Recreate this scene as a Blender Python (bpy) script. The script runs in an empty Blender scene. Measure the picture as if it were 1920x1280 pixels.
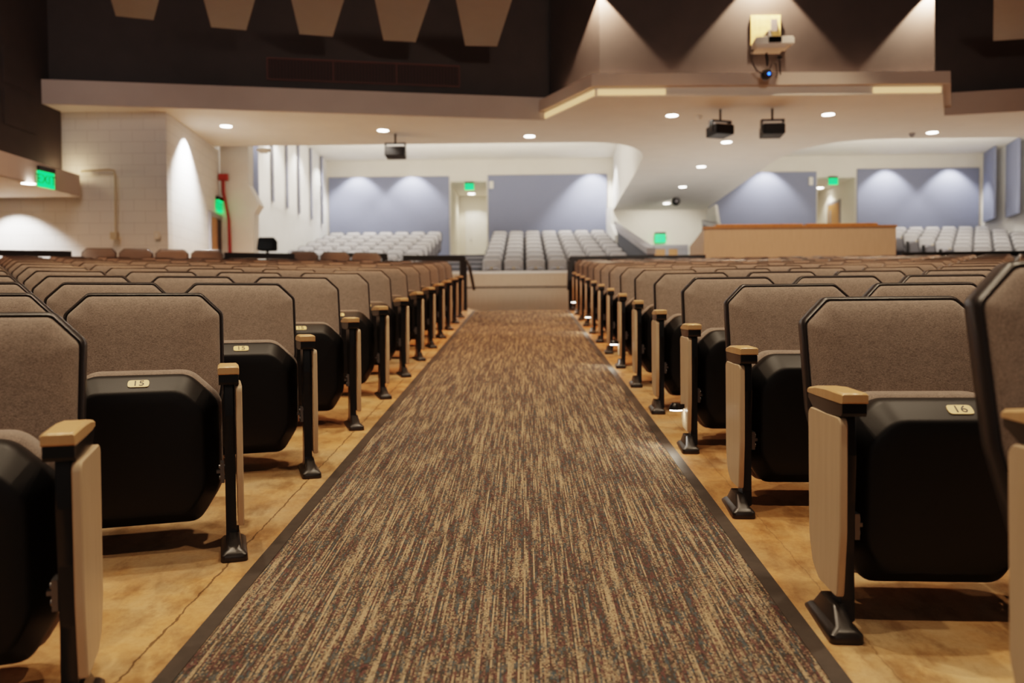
import bpy, bmesh, math, random
from mathutils import Vector, Matrix
random.seed(7)
C = bpy.context.scene.collection
sc = bpy.context.scene
PI = math.pi

# ------------------------------------------------------------------ camera
F_PX, EYE = 1577.0, 0.959
YAW, PITCH, ROLL = 0.0158, 0.0326, -0.0083
_f = Vector((-math.sin(YAW)*math.cos(PITCH), math.cos(YAW)*math.cos(PITCH), -math.sin(PITCH)))
_r0 = Vector((math.cos(YAW), math.sin(YAW), 0)); _u0 = _r0.cross(_f)
_r = _r0*math.cos(ROLL) + _u0*math.sin(ROLL); _u = -_r0*math.sin(ROLL) + _u0*math.cos(ROLL)
EYEV = Vector((0, 0, EYE))
cd = bpy.data.cameras.new('camera'); cam = bpy.data.objects.new('camera', cd); C.objects.link(cam)
cd.sensor_width = 36; cd.lens = F_PX/1920*36; cd.clip_start = .05; cd.clip_end = 200
cam.matrix_world = Matrix(((_r.x, _u.x, -_f.x, 0), (_r.y, _u.y, -_f.y, 0), (_r.z, _u.z, -_f.z, EYE), (0, 0, 0, 1)))
cd.dof.use_dof = True; cd.dof.focus_distance = 2.9; cd.dof.aperture_fstop = 2.4
sc.camera = cam

def ray(px, py): return _f*F_PX + _r*(px-960) - _u*(py-640)
def at_y(px, py, Y): d = ray(px, py); return EYEV + d*(Y/d.y)
def at_z(px, py, Z): d = ray(px, py); return EYEV + d*((Z-EYE)/d.z)

# ------------------------------------------------------------------ materials
MATS = {}
def mat(name, col, rough=.6, metal=0, emit=None, es=0, noise=0, nscale=20, bump=0, bscale=200, spec=.5, coat=0):
    if name in MATS: return MATS[name]
    m = bpy.data.materials.new(name); m.use_nodes = True; nt = m.node_tree; b = nt.nodes['Principled BSDF']
    b.inputs['Base Color'].default_value = (*col, 1); b.inputs['Roughness'].default_value = rough
    b.inputs['Metallic'].default_value = metal; b.inputs['Specular IOR Level'].default_value = spec
    if coat: b.inputs['Coat Weight'].default_value = coat
    if emit: b.inputs['Emission Color'].default_value = (*emit, 1); b.inputs['Emission Strength'].default_value = es
    tc = nt.nodes.new('ShaderNodeTexCoord')
    if noise:
        n = nt.nodes.new('ShaderNodeTexNoise'); n.inputs['Scale'].default_value = nscale; n.inputs['Detail'].default_value = 5
        nt.links.new(tc.outputs['Object'], n.inputs['Vector'])
        r = nt.nodes.new('ShaderNodeValToRGB'); nt.links.new(n.outputs['Fac'], r.inputs['Fac'])
        r.color_ramp.elements[0].position = .35; r.color_ramp.elements[1].position = .65
        r.color_ramp.elements[0].color = (*[c*(1-noise) for c in col], 1); r.color_ramp.elements[1].color = (*[min(1, c*(1+noise)) for c in col], 1)
        nt.links.new(r.outputs['Color'], b.inputs['Base Color'])
    if bump:
        n = nt.nodes.new('ShaderNodeTexNoise'); n.inputs['Scale'].default_value = bscale
        nt.links.new(tc.outputs['Object'], n.inputs['Vector'])
        bp = nt.nodes.new('ShaderNodeBump'); bp.inputs['Strength'].default_value = bump; bp.inputs['Distance'].default_value = .01
        nt.links.new(n.outputs['Fac'], bp.inputs['Height']); nt.links.new(bp.outputs['Normal'], b.inputs['Normal'])
    MATS[name] = m; return m

class NT:
    def __init__(s, name, rough=.7):
        s.m = bpy.data.materials.new(name); s.m.use_nodes = True; s.t = s.m.node_tree
        s.b = s.t.nodes['Principled BSDF']; s.b.inputs['Roughness'].default_value = rough
        s.tc = s.t.nodes.new('ShaderNodeTexCoord'); MATS[name] = s.m
    def link(s, a, b): s.t.links.new(a, b)
    def mapping(s, scale, out='Object'):
        n = s.t.nodes.new('ShaderNodeMapping'); n.inputs['Scale'].default_value = scale; s.link(s.tc.outputs[out], n.inputs['Vector']); return n.outputs[0]
    def noise(s, vec, scale=1, detail=3, rough=.5):
        n = s.t.nodes.new('ShaderNodeTexNoise'); n.inputs['Scale'].default_value = scale; n.inputs['Detail'].default_value = detail; n.inputs['Roughness'].default_value = rough
        s.link(vec, n.inputs['Vector']); return n
    def ramp(s, fac, stops):
        n = s.t.nodes.new('ShaderNodeValToRGB'); s.link(fac, n.inputs['Fac']); cr = n.color_ramp
        while len(cr.elements) < len(stops): cr.elements.new(.5)
        for e, (p, c) in zip(cr.elements, stops): e.position = p; e.color = (*c, 1)
        return n.outputs['Color']
    def math(s, op, a, b=None):
        n = s.t.nodes.new('ShaderNodeMath'); n.operation = op
        for i, v in enumerate((a, b)):
            if v is None: continue
            if isinstance(v, (int, float)): n.inputs[i].default_value = v
            else: s.link(v, n.inputs[i])
        return n.outputs[0]
    def mix(s, fac, a, b, mode='MIX'):
        n = s.t.nodes.new('ShaderNodeMix'); n.data_type = 'RGBA'; n.blend_type = mode
        for i, v in ((0, fac), (6, a), (7, b)):
            if isinstance(v, (int, float)): n.inputs[i].default_value = v
            elif isinstance(v, tuple): n.inputs[i].default_value = (*v, 1)
            else: s.link(v, n.inputs[i])
        return n.outputs[2]
    def bump(s, h, st=.3, dist=.01):
        n = s.t.nodes.new('ShaderNodeBump'); n.inputs['Strength'].default_value = st; n.inputs['Distance'].default_value = dist
        s.link(h, n.inputs['Height']); s.link(n.outputs[0], s.b.inputs['Normal'])

def fabric(name, lo, hi, rough=.95):
    k = NT(name, rough); k.b.inputs['Specular IOR Level'].default_value = .15
    a = k.noise(k.mapping((900, 900, 160)), 1, 2).outputs['Fac']; b = k.noise(k.mapping((130, 900, 900)), 1, 2).outputs['Fac']
    c = k.noise(k.mapping((40, 40, 40)), 1, 4).outputs['Fac']
    w = k.math('ADD', k.math('MULTIPLY', a, .45), k.math('MULTIPLY', b, .45)); w = k.math('ADD', w, k.math('MULTIPLY', c, .1))
    k.link(k.ramp(w, [(.38, lo), (.62, hi)]), k.b.inputs['Base Color']); k.bump(w, .35, .002)
    k.b.inputs['Sheen Weight'].default_value = .25; k.b.inputs['Sheen Roughness'].default_value = .5
    return k.m
M_FAB = fabric('brown_tweed', (.112, .086, .074), (.34, .264, .218))
M_GREYD = mat('grey_seat_pan', (.20, .19, .205), .8, noise=.08, nscale=40)
M_GREY = mat('grey_seat', (.47, .455, .465), .8, noise=.08, nscale=40)
M_BLK = mat('black_plastic', (.007, .0055, .005), .46, bump=.05, bscale=400, spec=.3)
M_RIM = mat('charcoal_plastic', (.020, .016, .016), .36, bump=.06, bscale=500)
M_STEEL = mat('black_metal', (.008, .007, .007), .28)
M_FOOT = mat('foot_metal', (.022, .018, .016), .35)
M_CHROME = mat('zinc', (.6, .6, .62), .3, 1)
M_HINGE = mat('dull_zinc', (.20, .19, .19), .4, 1)
M_PLATE = mat('plate_cream', (.82, .63, .30), .4, noise=.03, nscale=60)
M_INK = mat('plate_ink', (.03, .025, .02), .5)
M_RAIL = mat('rail_black', (.010, .008, .007), .45)
def wood(name, lo, hi, rough=.4):
    k = NT(name, rough)
    n = k.noise(k.mapping((30, 30, 3.5)), 1, 5, .6).outputs['Fac']
    k.link(k.ramp(n, [(.3, lo), (.7, hi)]), k.b.inputs['Base Color']); return k.m
M_PANEL = wood('pale_maple', (.60, .44, .29), (.68, .51, .35))
M_ARM = wood('warm_maple', (.60, .37, .18), (.68, .44, .23), .35)
M_BOOTH = wood('booth_laminate', (.58, .44, .31), (.64, .49, .36), .5)
M_COUNTER = wood('orange_wood', (.48, .20, .06), (.60, .28, .09))
M_DOORW = wood('door_wood', (.42, .20, .08), (.52, .27, .11))

def carpet():
    k = NT('striped_carpet', .95); k.b.inputs['Specular IOR Level'].default_value = .12
    sep = k.t.nodes.new('ShaderNodeSeparateXYZ'); k.link(k.tc.outputs['Object'], sep.inputs[0])
    xs = k.math('SNAP', sep.outputs[0], .0046)
    wob = k.t.nodes.new('ShaderNodeTexWhiteNoise'); wob.noise_dimensions = '1D'; k.link(xs, wob.inputs['W'])
    ys = k.math('SNAP', k.math('ADD', sep.outputs[1], k.math('MULTIPLY', wob.outputs['Value'], .05)), .0075)
    def vec(sx, x, sy, y):
        cb = k.t.nodes.new('ShaderNodeCombineXYZ'); k.link(k.math('MULTIPLY', x, sx), cb.inputs[0]); k.link(k.math('MULTIPLY', y, sy), cb.inputs[1]); return cb.outputs[0]
    a = k.noise(vec(900, xs, 2.5, sep.outputs[1]), 1, 2, .6).outputs['Fac']
    a2 = k.noise(vec(38, xs, 1.5, sep.outputs[1]), 1, 2).outputs['Fac']
    wn = k.t.nodes.new('ShaderNodeTexWhiteNoise'); wn.noise_dimensions = '2D'; k.link(vec(1, xs, 1, ys), wn.inputs['Vector'])
    t = k.noise(k.mapping((260, 230, 1)), 1, 1)
    h = k.noise(vec(70, xs, 22, ys), 1, 2)
    f = k.math('ADD', k.math('ADD', k.math('MULTIPLY', a, .70), k.math('MULTIPLY', a2, .24)), k.math('ADD', k.math('MULTIPLY', wn.outputs['Value'], .13), k.math('MULTIPLY', t.outputs['Fac'], .22)))
    tan = k.mix(k.noise(k.mapping((9, 3, 1)), 1, 2).outputs['Fac'], (.40, .285, .175), (.48, .355, .23))
    sp = k.ramp(h.outputs['Fac'], [(.32, (.045, .036, .033)), (.42, (.125, .062, .058)), (.48, (.070, .056, .048)), (.55, (.060, .052, .046)), (.60, (.062, .085, .098)), (.7, (.12, .09, .07))])
    msk = k.ramp(f, [(.63, (0, 0, 0)), (.77, (.92, .92, .92))])
    n = k.mix(.5, sp, tan); k.t.links.remove(k.t.nodes[-1].inputs[0].links[0]) if k.t.nodes[-1].inputs[0].links else None
    k.link(msk, k.t.nodes[-1].inputs[0]); k.link(n, k.b.inputs['Base Color'])
    k.bump(t.outputs['Fac'], .8, .006); return k.m
M_CARPET = carpet()
M_EDGE = mat('carpet_edge_rubber', (.045, .033, .026), .55, noise=.15, nscale=30)

def concrete():
    k = NT('amber_concrete', .38)
    a = k.noise(k.mapping((1, 1, 1)), 1.6, 8, .62).outputs['Fac']; b = k.noise(k.mapping((2.2, .9, 1)), 3.2, 6, .6).outputs['Fac']
    g = k.noise(k.mapping((1, 1, 1)), .9, 5, .7).outputs['Fac']; fine = k.noise(k.mapping((1, 1, 1)), 60, 4, .7).outputs['Fac']
    c = k.ramp(a, [(.30, (.25, .095, .03)), (.44, (.50, .23, .08)), (.55, (.58, .32, .14)), (.68, (.68, .47, .27))])
    c = k.mix(k.ramp(b, [(.48, (0, 0, 0)), (.68, (.6, .6, .6))]), c, (.44, .25, .11))
    c = k.mix(k.ramp(g, [(.50, (0, 0, 0)), (.66, (.75, .75, .75))]), c, (.38, .29, .20))
    c = k.mix(.18, c, k.ramp(fine, [(.3, (.25, .15, .06)), (.7, (.8, .6, .35))]))
    st = k.noise(k.mapping((1.6, .8, 1)), 5.5, 7, .68).outputs['Fac']; c = k.mix(.75, c, k.ramp(st, [(.36, (.42, .34, .26)), (.5, (.92, .90, .86)), (.62, (1, 1, 1))]), 'MULTIPLY')
    sep = k.t.nodes.new('ShaderNodeSeparateXYZ'); k.link(k.tc.outputs['Object'], sep.inputs[0])
    jag = k.noise(k.mapping((14, 14, 1)), 1, 4, .7).outputs['Fac']
    d = k.math('ABSOLUTE', k.math('ADD', k.math('ADD', sep.outputs[0], .925), k.math('MULTIPLY', k.math('SUBTRACT', jag, .5), .03)))
    ln = k.math('MULTIPLY', k.math('LESS_THAN', d, .0032), .75)
    ln2 = k.math('MULTIPLY', k.math('LESS_THAN', k.math('ABSOLUTE', k.math('ADD', k.math('SUBTRACT', sep.outputs[0], .83), k.math('MULTIPLY', k.math('SUBTRACT', jag, .5), .03))), .002), .35)
    c = k.mix(k.math('MAXIMUM', ln, ln2), c, (.06, .035, .015))
    k.link(c, k.b.inputs['Base Color']); k.bump(a, .15, .01)
    k.link(k.ramp(b, [(.3, (.30, .30, .30)), (.7, (.52, .52, .52))]), k.b.inputs['Roughness']); return k.m
M_FLOOR = concrete()

def block(name, col):
    k = NT(name, .75)
    m = k.t.nodes.new('ShaderNodeTexBrick'); m.offset = .5
    m.inputs['Scale'].default_value = 1; m.inputs['Brick Width'].default_value = .4; m.inputs['Row Height'].default_value = .2; m.inputs['Mortar Size'].default_value = .006
    m.inputs['Mortar Smooth'].default_value = .4
    m.inputs['Color1'].default_value = (*col, 1); m.inputs['Color2'].default_value = (*[c*.97 for c in col], 1); m.inputs['Mortar'].default_value = (*[c*.80 for c in col], 1)
    sep = k.t.nodes.new('ShaderNodeSeparateXYZ'); k.link(k.tc.outputs['Object'], sep.inputs[0])
    cb = k.t.nodes.new('ShaderNodeCombineXYZ'); k.link(k.math('ADD', sep.outputs[0], sep.outputs[1]), cb.inputs[0]); k.link(sep.outputs[2], cb.inputs[1])
    k.link(cb.outputs[0], m.inputs['Vector']); k.link(m.outputs['Color'], k.b.inputs['Base Color']); return k.m
M_BLOCK = block('painted_block', (.80, .79, .77))
M_WHITE = mat('white_paint', (.82, .80, .76), .7, noise=.02, nscale=3)
M_CREAM = mat('cream_paint', (.80, .75, .66), .75, noise=.02, nscale=2)
M_CEIL = mat('ceiling_paint', (.80, .77, .72), .8, noise=.02, nscale=2)
M_FASC = mat('fascia_paint', (.58, .50, .45), .7, noise=.03, nscale=2)
M_DARK = mat('dark_brown_wall', (.062, .050, .047), .7, noise=.06, nscale=3)
M_BLUE = mat('blue_acoustic_fabric', (.245, .272, .375), .9, noise=.04, nscale=30)
M_BLUED = mat('panel_edge', (.05, .06, .085), .8)
M_TIER = mat('tier_carpet', (.07, .075, .09), .9, noise=.15, nscale=40)
M_GREYM = mat('grey_metal', (.30, .29, .31), .4)
M_DISC = mat('lamp_lens', (.9, .9, .9), .4, emit=(1, .93, .82), es=14)
M_COVE = mat('cove_glow', (.8, .7, .5), .6, emit=(1, .62, .28), es=.62)
M_RED = mat('red_paint', (.35, .03, .02), .5)
M_TANPIPE = mat('tan_conduit', (.55, .48, .34), .5)
M_GREEN = mat('exit_green', (.0, .5, .2), .4, emit=(.0, 1, .18), es=1.1)
M_GLET = mat('exit_letter', (.0, .05, .02), .5, emit=(.0, .12, .03), es=.2)
M_CLOUD = mat('ceiling_panel_paint', (.25, .245, .24), .8, noise=.02, nscale=4)
M_SLOT = mat('vent_dark', (.035, .014, .010), .6)
M_YEL = mat('raw_board', (.92, .70, .30), .7, noise=.15, nscale=12)
M_LED = mat('blue_led', (.0, .1, .8), .4, emit=(.02, .12, 1), es=6)
M_SCREEN = mat('lens_black', (.004, .004, .004), .1)

# ------------------------------------------------------------------ object helpers
def link(name, me, m, parent=None):
    o = bpy.data.objects.new(name, me); C.objects.link(o)
    if m: (me.materials.append(m) if not me.materials else None)
    if parent: o.parent = parent
    return o
def tag(o, label, cat, group=None):
    o['label'] = label; o['category'] = cat
    if group: o['group'] = group
    return o
def thing(name, label, cat, loc=(0, 0, 0), rz=0, group=None):
    o = bpy.data.objects.new(name, None); C.objects.link(o); o.location = loc; o.rotation_euler = (0, 0, rz); o.empty_display_size = .1
    return tag(o, label, cat, group)
def build(name, bm, m, parent=None, smooth=False):
    me = bpy.data.meshes.new(name); bmesh.ops.recalc_face_normals(bm, faces=bm.faces[:])
    if smooth:
        for f in bm.faces: f.smooth = True
        for e in bm.edges:
            if len(e.link_faces) == 2 and e.calc_face_angle(0) > math.radians(42): e.smooth = False
    bm.to_mesh(me); bm.free(); return link(name, me, m, parent)
def struct(name, bm, m, parent=None):
    o = build(name, bm, m, parent)
    if not parent: o['kind'] = 'structure'
    return o
def box(bm, x0, x1, y0, y1, z0, z1):
    v = [bm.verts.new(p) for p in ((x0, y0, z0), (x1, y0, z0), (x1, y1, z0), (x0, y1, z0), (x0, y0, z1), (x1, y0, z1), (x1, y1, z1), (x0, y1, z1))]
    for q in ((3, 2, 1, 0), (4, 5, 6, 7), (0, 1, 5, 4), (1, 2, 6, 5), (2, 3, 7, 6), (3, 0, 4, 7)): bm.faces.new([v[i] for i in q])
    return bm
def bbox(*a, bev=0):
    bm = box(bmesh.new(), *a)
    if bev: bmesh.ops.bevel(bm, geom=bm.edges[:], offset=bev, segments=2, affect='EDGES', profile=.5)
    return bm
def prism(bm, pts, ext):           # pts: list of Vectors (planar), ext: extrusion vector
    a = [bm.verts.new(p) for p in pts]; b = [bm.verts.new(Vector(p)+ext) for p in pts]; n = len(pts)
    bm.faces.new(a); bm.faces.new(b[::-1])
    for i in range(n): bm.faces.new((a[i], b[i], b[(i+1) % n], a[(i+1) % n]))
    return bm
def loft(bm, rings, cap0=True, cap1=True):
    R = [[bm.verts.new(p) for p in r] for r in rings]; n = len(R[0])
    for a, b in zip(R, R[1:]):
        for i in range(n): bm.faces.new((a[i], a[(i+1) % n], b[(i+1) % n], b[i]))
    if cap0: bm.faces.new(R[0][::-1])
    if cap1: bm.faces.new(R[-1])
    return bm
def offset_poly(pts, d):
    n = len(pts); out = []
    for i in range(n):
        p0, p1, p2 = Vector(pts[i-1]), Vector(pts[i]), Vector(pts[(i+1) % n])
        e0, e1 = (p1-p0).normalized(), (p2-p1).normalized(); n0, n1 = Vector((-e0.y, e0.x)), Vector((-e1.y, e1.x))
        b = (n0+n1); out.append(p1 + b*(d/max(.2, 1+n0.dot(n1))))
    return out
def rounded(pts, r, seg=3):
    n = len(pts); out = []
    rr = r if isinstance(r, (list, tuple)) else [r]*n
    for i in range(n):
        p0, p1, p2 = Vector(pts[i-1]), Vector(pts[i]), Vector(pts[(i+1) % n])
        a, b = (p0-p1), (p2-p1); t = min(rr[i], a.length*.45, b.length*.45)
        A, B = p1+a.normalized()*t, p1+b.normalized()*t
        for k in range(seg+1):
            s = k/seg; out.append(A*(1-s)**2 + p1*2*s*(1-s) + B*s*s)
    return out
def tube(bm, pts, r, n=8):
    pts = [Vector(p) for p in pts]; rings = []
    for i, p in enumerate(pts):
        d = (pts[min(i+1, len(pts)-1)] - pts[max(i-1, 0)]).normalized()
        s = d.cross(Vector((0, 0, 1)));  s = d.cross(Vector((1, 0, 0))) if s.length < .05 else s
        s.normalize(); t = d.cross(s)
        rings.append([p + s*r*math.cos(2*PI*k/n) + t*r*math.sin(2*PI*k/n) for k in range(n)])
    return loft(bm, rings)
def lathe(bm, prof, n=20, axis='Z', o=(0, 0, 0)):
    o = Vector(o); rings = []
    for r, h in prof:
        ring = []
        for k in range(n):
            c, s = math.cos(2*PI*k/n)*max(r, 1e-4), math.sin(2*PI*k/n)*max(r, 1e-4)
            ring.append(o + (Vector((c, s, h)) if axis == 'Z' else Vector((c, h, s)) if axis == 'Y' else Vector((h, c, s))))
        rings.append(ring)
    return loft(bm, rings)
KIDS = {}
def copy_tree(o, parent=None):
    c = o.copy(); C.objects.link(c)
    if parent: c.parent = parent
    for ch in o.children: copy_tree(ch, c)
    return c
TEXTS = {}
def text_mesh(body, size, ext=.0005):
    key = (body, size)
    if key in TEXTS: return TEXTS[key]
    cu = bpy.data.curves.new('t', 'FONT'); cu.body = body; cu.size = size; cu.extrude = ext; cu.align_x = 'CENTER'; cu.align_y = 'CENTER'; cu.resolution_u = 3
    o = bpy.data.objects.new('t', cu); C.objects.link(o); bpy.context.view_layer.update()
    me = bpy.data.meshes.new_from_object(o.evaluated_get(bpy.context.evaluated_depsgraph_get())); me.name = 'lettering'
    bpy.data.objects.remove(o); bpy.data.curves.remove(cu); TEXTS[key] = me; return me

# ------------------------------------------------------------------ the auditorium chair
P, ROW = .5445, .96
BACK = [(-.230, .36), (.230, .36), (.258, .52), (.258, .778), (.186, .85), (-.186, .85), (-.258, .778), (-.258, .52)]
SEAT = [(-.175, .092), (.175, .092), (.240, .20), (.240, .49), (.150, .578), (-.150, .578), (-.240, .49), (-.240, .20)]
def yback(z): return .400 + (z-.45)*.285
def yseat(z): return .100 + (.56-z)*.07
def ring(poly, inset, dy, yf, r, seg=4): return [Vector((p.x, yf(p.y)+dy, p.y)) for p in rounded(offset_poly(poly, inset), r, seg)]
def back_shell_bm(seg=3):
    rr = .011
    return loft(bmesh.new(), [ring(BACK, i, d, yback, rr, seg) for i, d in ((.011, -.002), (.009, -.009), (.005, -.012), (.0, -.007), (-.002, .01), (0, .045), (.012, .062), (.035, .070))])
def back_pad_bm(seg=3):
    return loft(bmesh.new(), [ring(BACK, i, d, yback, .011, seg) for i, d in ((.0105, -.001), (.012, -.014), (.021, -.026), (.048, -.038), (.085, -.045))] + [[Vector((v.x*.6, yback(.6+(v.z-.6)*.6)-.050, .6+(v.z-.6)*.6)) for v in ring(BACK, .085, 0, yback, .03, seg)]])
def seat_shell_bm(seg=4):
    return loft(bmesh.new(), [ring(SEAT, i, d, yseat, .032, seg) for i, d in ((.09, -.004), (.055, 0), (.047, .003), (.041, .010), (.006, .068), (0, .078), (0, .135), (.006, .15))])
def cushion_bm(seg=4):
    return loft(bmesh.new(), [ring(SEAT, i, d, yseat, .032, seg) for i, d in ((.006, .148), (-.004, .158), (-.010, .175), (-.010, .215), (.0, .245), (.03, .268), (.07, .276))])
def arm_section(y, w, z0, z1, c): return [Vector(p) for p in ((-w, y, z0), (w, y, z0), (w, y, z1-c), (w-c, y, z1), (-w+c, y, z1), (-w, y, z1-c))]
def shift(bm, dx):
    for v in bm.verts: v.co.x += dx
    return bm
def arm_bm():
    S = [(.016, .0305, .587, .606, .003), (.020, .0315, .584, .610, .005), (.16, .0315, .584, .613, .006), (.25, .030, .584, .609, .006), (.335, .026, .584, .598, .005), (.345, .024, .585, .593, .003)]
    return loft(bmesh.new(), [arm_section(*s) for s in S])
def arm_base_bm():
    S = [(.022, .029, .560, .5845, .003), (.030, .030, .552, .5845, .003), (.15, .030, .546, .5845, .003), (.28, .027, .550, .5845, .003), (.338, .023, .570, .5845, .003)]
    return loft(bmesh.new(), [arm_section(*s) for s in S])
POST = [(.072, .03), (.175, .03), (.158, .085), (.150, .22), (.165, .33), (.195, .42), (.205, .552), (.075, .552), (.066, .45), (.078, .33), (.085, .20), (.083, .085)]
def post_bm(w=.016):
    def sec(p, x): return [Vector((x, q[0], q[1])) for q in p]
    bm = bmesh.new()
    a = [bm.verts.new(v) for v in sec(POST, -w)]; b = [bm.verts.new(v) for v in sec(POST, w)]; n = len(POST)
    bm.faces.new(a); bm.faces.new(b[::-1])
    for i in range(n): bm.faces.new((a[i], b[i], b[(i+1) % n], a[(i+1) % n]))
    bmesh.ops.bevel(bm, geom=[e for e in bm.edges], offset=.004, segments=1, affect='EDGES')
    return bm
def foot_bm():
    R = []
    for z, i in ((0, .002), (.004, 0), (.022, .001), (.032, .010), (.036, .018), (.075, .026)):
        hw, y0, y1 = .041-i, 0+i*1.1, .243-i*1.1
        if z > .06: hw, y0, y1 = .017, .070, .178
        R.append([Vector((p.x, p.y, z)) for p in rounded([(-hw, y0), (hw, y0), (hw, y1), (-hw, y1)], .014, 3)])
    return loft(bmesh.new(), R)
PANEL = [(.052, .098), (.205, .098), (.262, .128), (.296, .20), (.308, .536), (.290, .548), (.044, .548), (.030, .536), (.030, .26)]
def panel_bm(w=.0095):
    pts = rounded(PANEL, .012, 2)
    r0 = [Vector((-w, p.x, p.y)) for p in offset_poly(pts, .003)]; r1 = [Vector((-w+.003, p.x, p.y)) for p in pts]
    r2 = [Vector((w-.003, p.x, p.y)) for p in pts]; r3 = [Vector((w, p.x, p.y)) for p in offset_poly(pts, .003)]
    return loft(bmesh.new(), [r0, r1, r2, r3])
def bracket_bm(s):
    bm = box(bmesh.new(), -.006, .006, .085, .135, .235, .30)
    box(bm, -.018 if s > 0 else 0, 0 if s > 0 else .018, .10, .12, .264, .274)
    lathe(bm, [(.007, -.010), (.007, .010)], 10, 'X', (0, .10, .25)); lathe(bm, [(.007, -.010), (.007, .010)], 10, 'X', (0, .10, .285)); return bm
_CACHE = {}
def cached(name, key, fn, m, parent, smooth=True):
    if key in _CACHE: return link(name, _CACHE[key], None, parent)
    o = build(name, fn(), m, parent, smooth); _CACHE[key] = o.data; return o
def make_chair(name, s, end, number=None, lamp=False, tall=0):
    """s: +1 standard on local +x, -1 on local -x; end: has an aisle panel"""
    t = thing(name, '', 'chair')
    cached('back_shell', 'bs', back_shell_bm, M_RIM, t); cached('back_pad', 'bp', back_pad_bm, M_FAB, t)
    cached('seat_shell', 'ss', seat_shell_bm, M_BLK, t); cached('seat_cushion', 'sc', cushion_bm, M_FAB, t)
    ax = s*((.272 if s > 0 else .259) if end else P/2); px = s*((.272 if s > 0 else .254) if end else P/2)
    a = cached('armrest', ('ar', ax), lambda: shift(arm_bm(), ax), M_ARM, t); a['label'] = 'pale wooden armrest'
    cached('arm_base', ('ab', ax), lambda: shift(arm_base_bm(), ax), M_STEEL, a)
    l = cached('leg', ('po', px), lambda: shift(post_bm(), px), M_STEEL, t)
    fx = s*.279 if end else px
    cached('foot', ('fo', fx), lambda: shift(foot_bm(), fx), M_FOOT, l)
    bx = px - s*.024
    cached('hinge_bracket', ('hb', bx), lambda: shift(bracket_bm(s), bx), M_HINGE, l)
    if end:
        p = cached('end_panel', ('pa', s), lambda: shift(panel_bm(), s*(.302 if s > 0 else .281)), M_PANEL, t); p['label'] = 'flat maple end panel facing the aisle'
        if lamp:
            lp = cached('aisle_lamp', ('al', s), lambda: shift(lathe(bmesh.new(), [(.0, .228), (.020, .225), (.032, .21), (.036, .195), (.034, .193)], 14, 'Z', (s*.33, .16, 0)), 0), M_STEEL, t)
            cached('lamp_lens', ('ll', s), lambda: lathe(bmesh.new(), [(.030, .192), (.030, .188), (0, .187)], 14, 'Z', (s*.33, .16, 0)), M_DISC, lp)
            box_ = cached('lamp_bracket', ('lb', s), lambda: bbox(min(s*.29, s*.33), max(s*.29, s*.33), .145, .175, .20, .22), M_STEEL, lp)
    if number:
        z0, y0 = .553, None
        ya = yseat(.537)+.010; yb_ = yseat(.572)+.068; za, zb = .537, .572
        mid = Vector((0, (ya+yb_)/2, (za+zb)/2+.001)); ang = math.atan2(zb-za, yb_-ya)
        def plate():
            pts = rounded([(-.034, -.021), (.034, -.021), (.037, 0), (.034, .021), (-.034, .021), (-.037, 0)], .010, 3)
            return loft(bmesh.new(), [[Vector((p.x, p.y, z)) for p in pts] for z in (-.001, .0022)])
        pl = cached('number_plate', 'pl', plate, M_PLATE, t, False); pl.location = mid + Vector((.04 if s < 0 else .004, 0, 0)); pl.scale = (.86, .86, 1); pl.rotation_euler = (ang, 0, 0); pl['label'] = 'cream seat number plate'
        tx = link('plate_number', text_mesh(number, .043), M_INK, pl); tx.location = (0, 0, .0026)
    if tall:
        cached('riser_block', ('rb', s), lambda: bbox(s*.279-.045, s*.279+.045, 0, .25, -tall, .0), M_STEEL, l, False)
    return t

# ------------------------------------------------------------------ seating layout
H, SL = EYE, .0745
TL, TR = .3462, -.0547
XL, YL, XR, YR = -.872, 2.596, .734, 2.025
def ya_of(X, Y):
    if X < XL: return Y - (X-XL)*math.tan(TL)
    if X > XR: return Y - (X-XR)*math.tan(TR)
    return Y
def zfloor_a(Ya, X):
    cap = 13.6 if X > -1.0 else 13.6 + min(1, (-1.0-X)/1.2)*3.0
    z = SL*min(Ya, cap)
    if X < -1.0 and Ya > 14.4: z += .12*min(1, (Ya-14.4)/.8)*min(1, (-1.0-X)/1.2)
    return z
def zfloor(X, Y): return zfloor_a(ya_of(X, Y), X)
ORD = ['first', 'second', 'third', 'fourth', 'fifth', 'sixth', 'seventh', 'eighth', 'ninth', 'tenth', 'eleventh', 'twelfth', 'thirteenth', 'fourteenth', 'fifteenth', 'sixteenth', 'seventeenth', 'eighteenth']

protoL0 = make_chair('auditorium_chair', 1, True, '15')
protoL = make_chair('auditorium_chair', 1, False)
protoR0 = make_chair('auditorium_chair', -1, True, '16')
protoRL = make_chair('auditorium_chair', -1, True, '16', lamp=True)
protoRT = make_chair('auditorium_chair', -1, True, '16', tall=.118)
protoR = make_chair('auditorium_chair', -1, False)
used = set()
def place(proto, loc, rz, label, group):
    if proto.name not in used: used.add(proto.name); o = proto
    else: o = copy_tree(proto)
    o.location = loc; o.rotation_euler = (0, 0, rz); o['label'] = label; o['group'] = group; o['category'] = 'chair'
    return o
E0 = .048
def left_pos(row, k):
    G = Vector((math.cos(TL), math.sin(TL), 0)); base = Vector((XL, YL + ROW*(row-2), 0))
    p = base - G*(E0 + P/2 + P*k); p.z = zfloor_a(base.y, p.x) if row > 13 else SL*base.y; return p
def right_pos(row, k):
    G = Vector((math.cos(TR), math.sin(TR), 0)); base = Vector((XR, YR + ROW*(row-1), 0))
    p = base + G*(E0 + P/2 + P*k); p.z = SL*min(base.y, 13.6); return p
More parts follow.
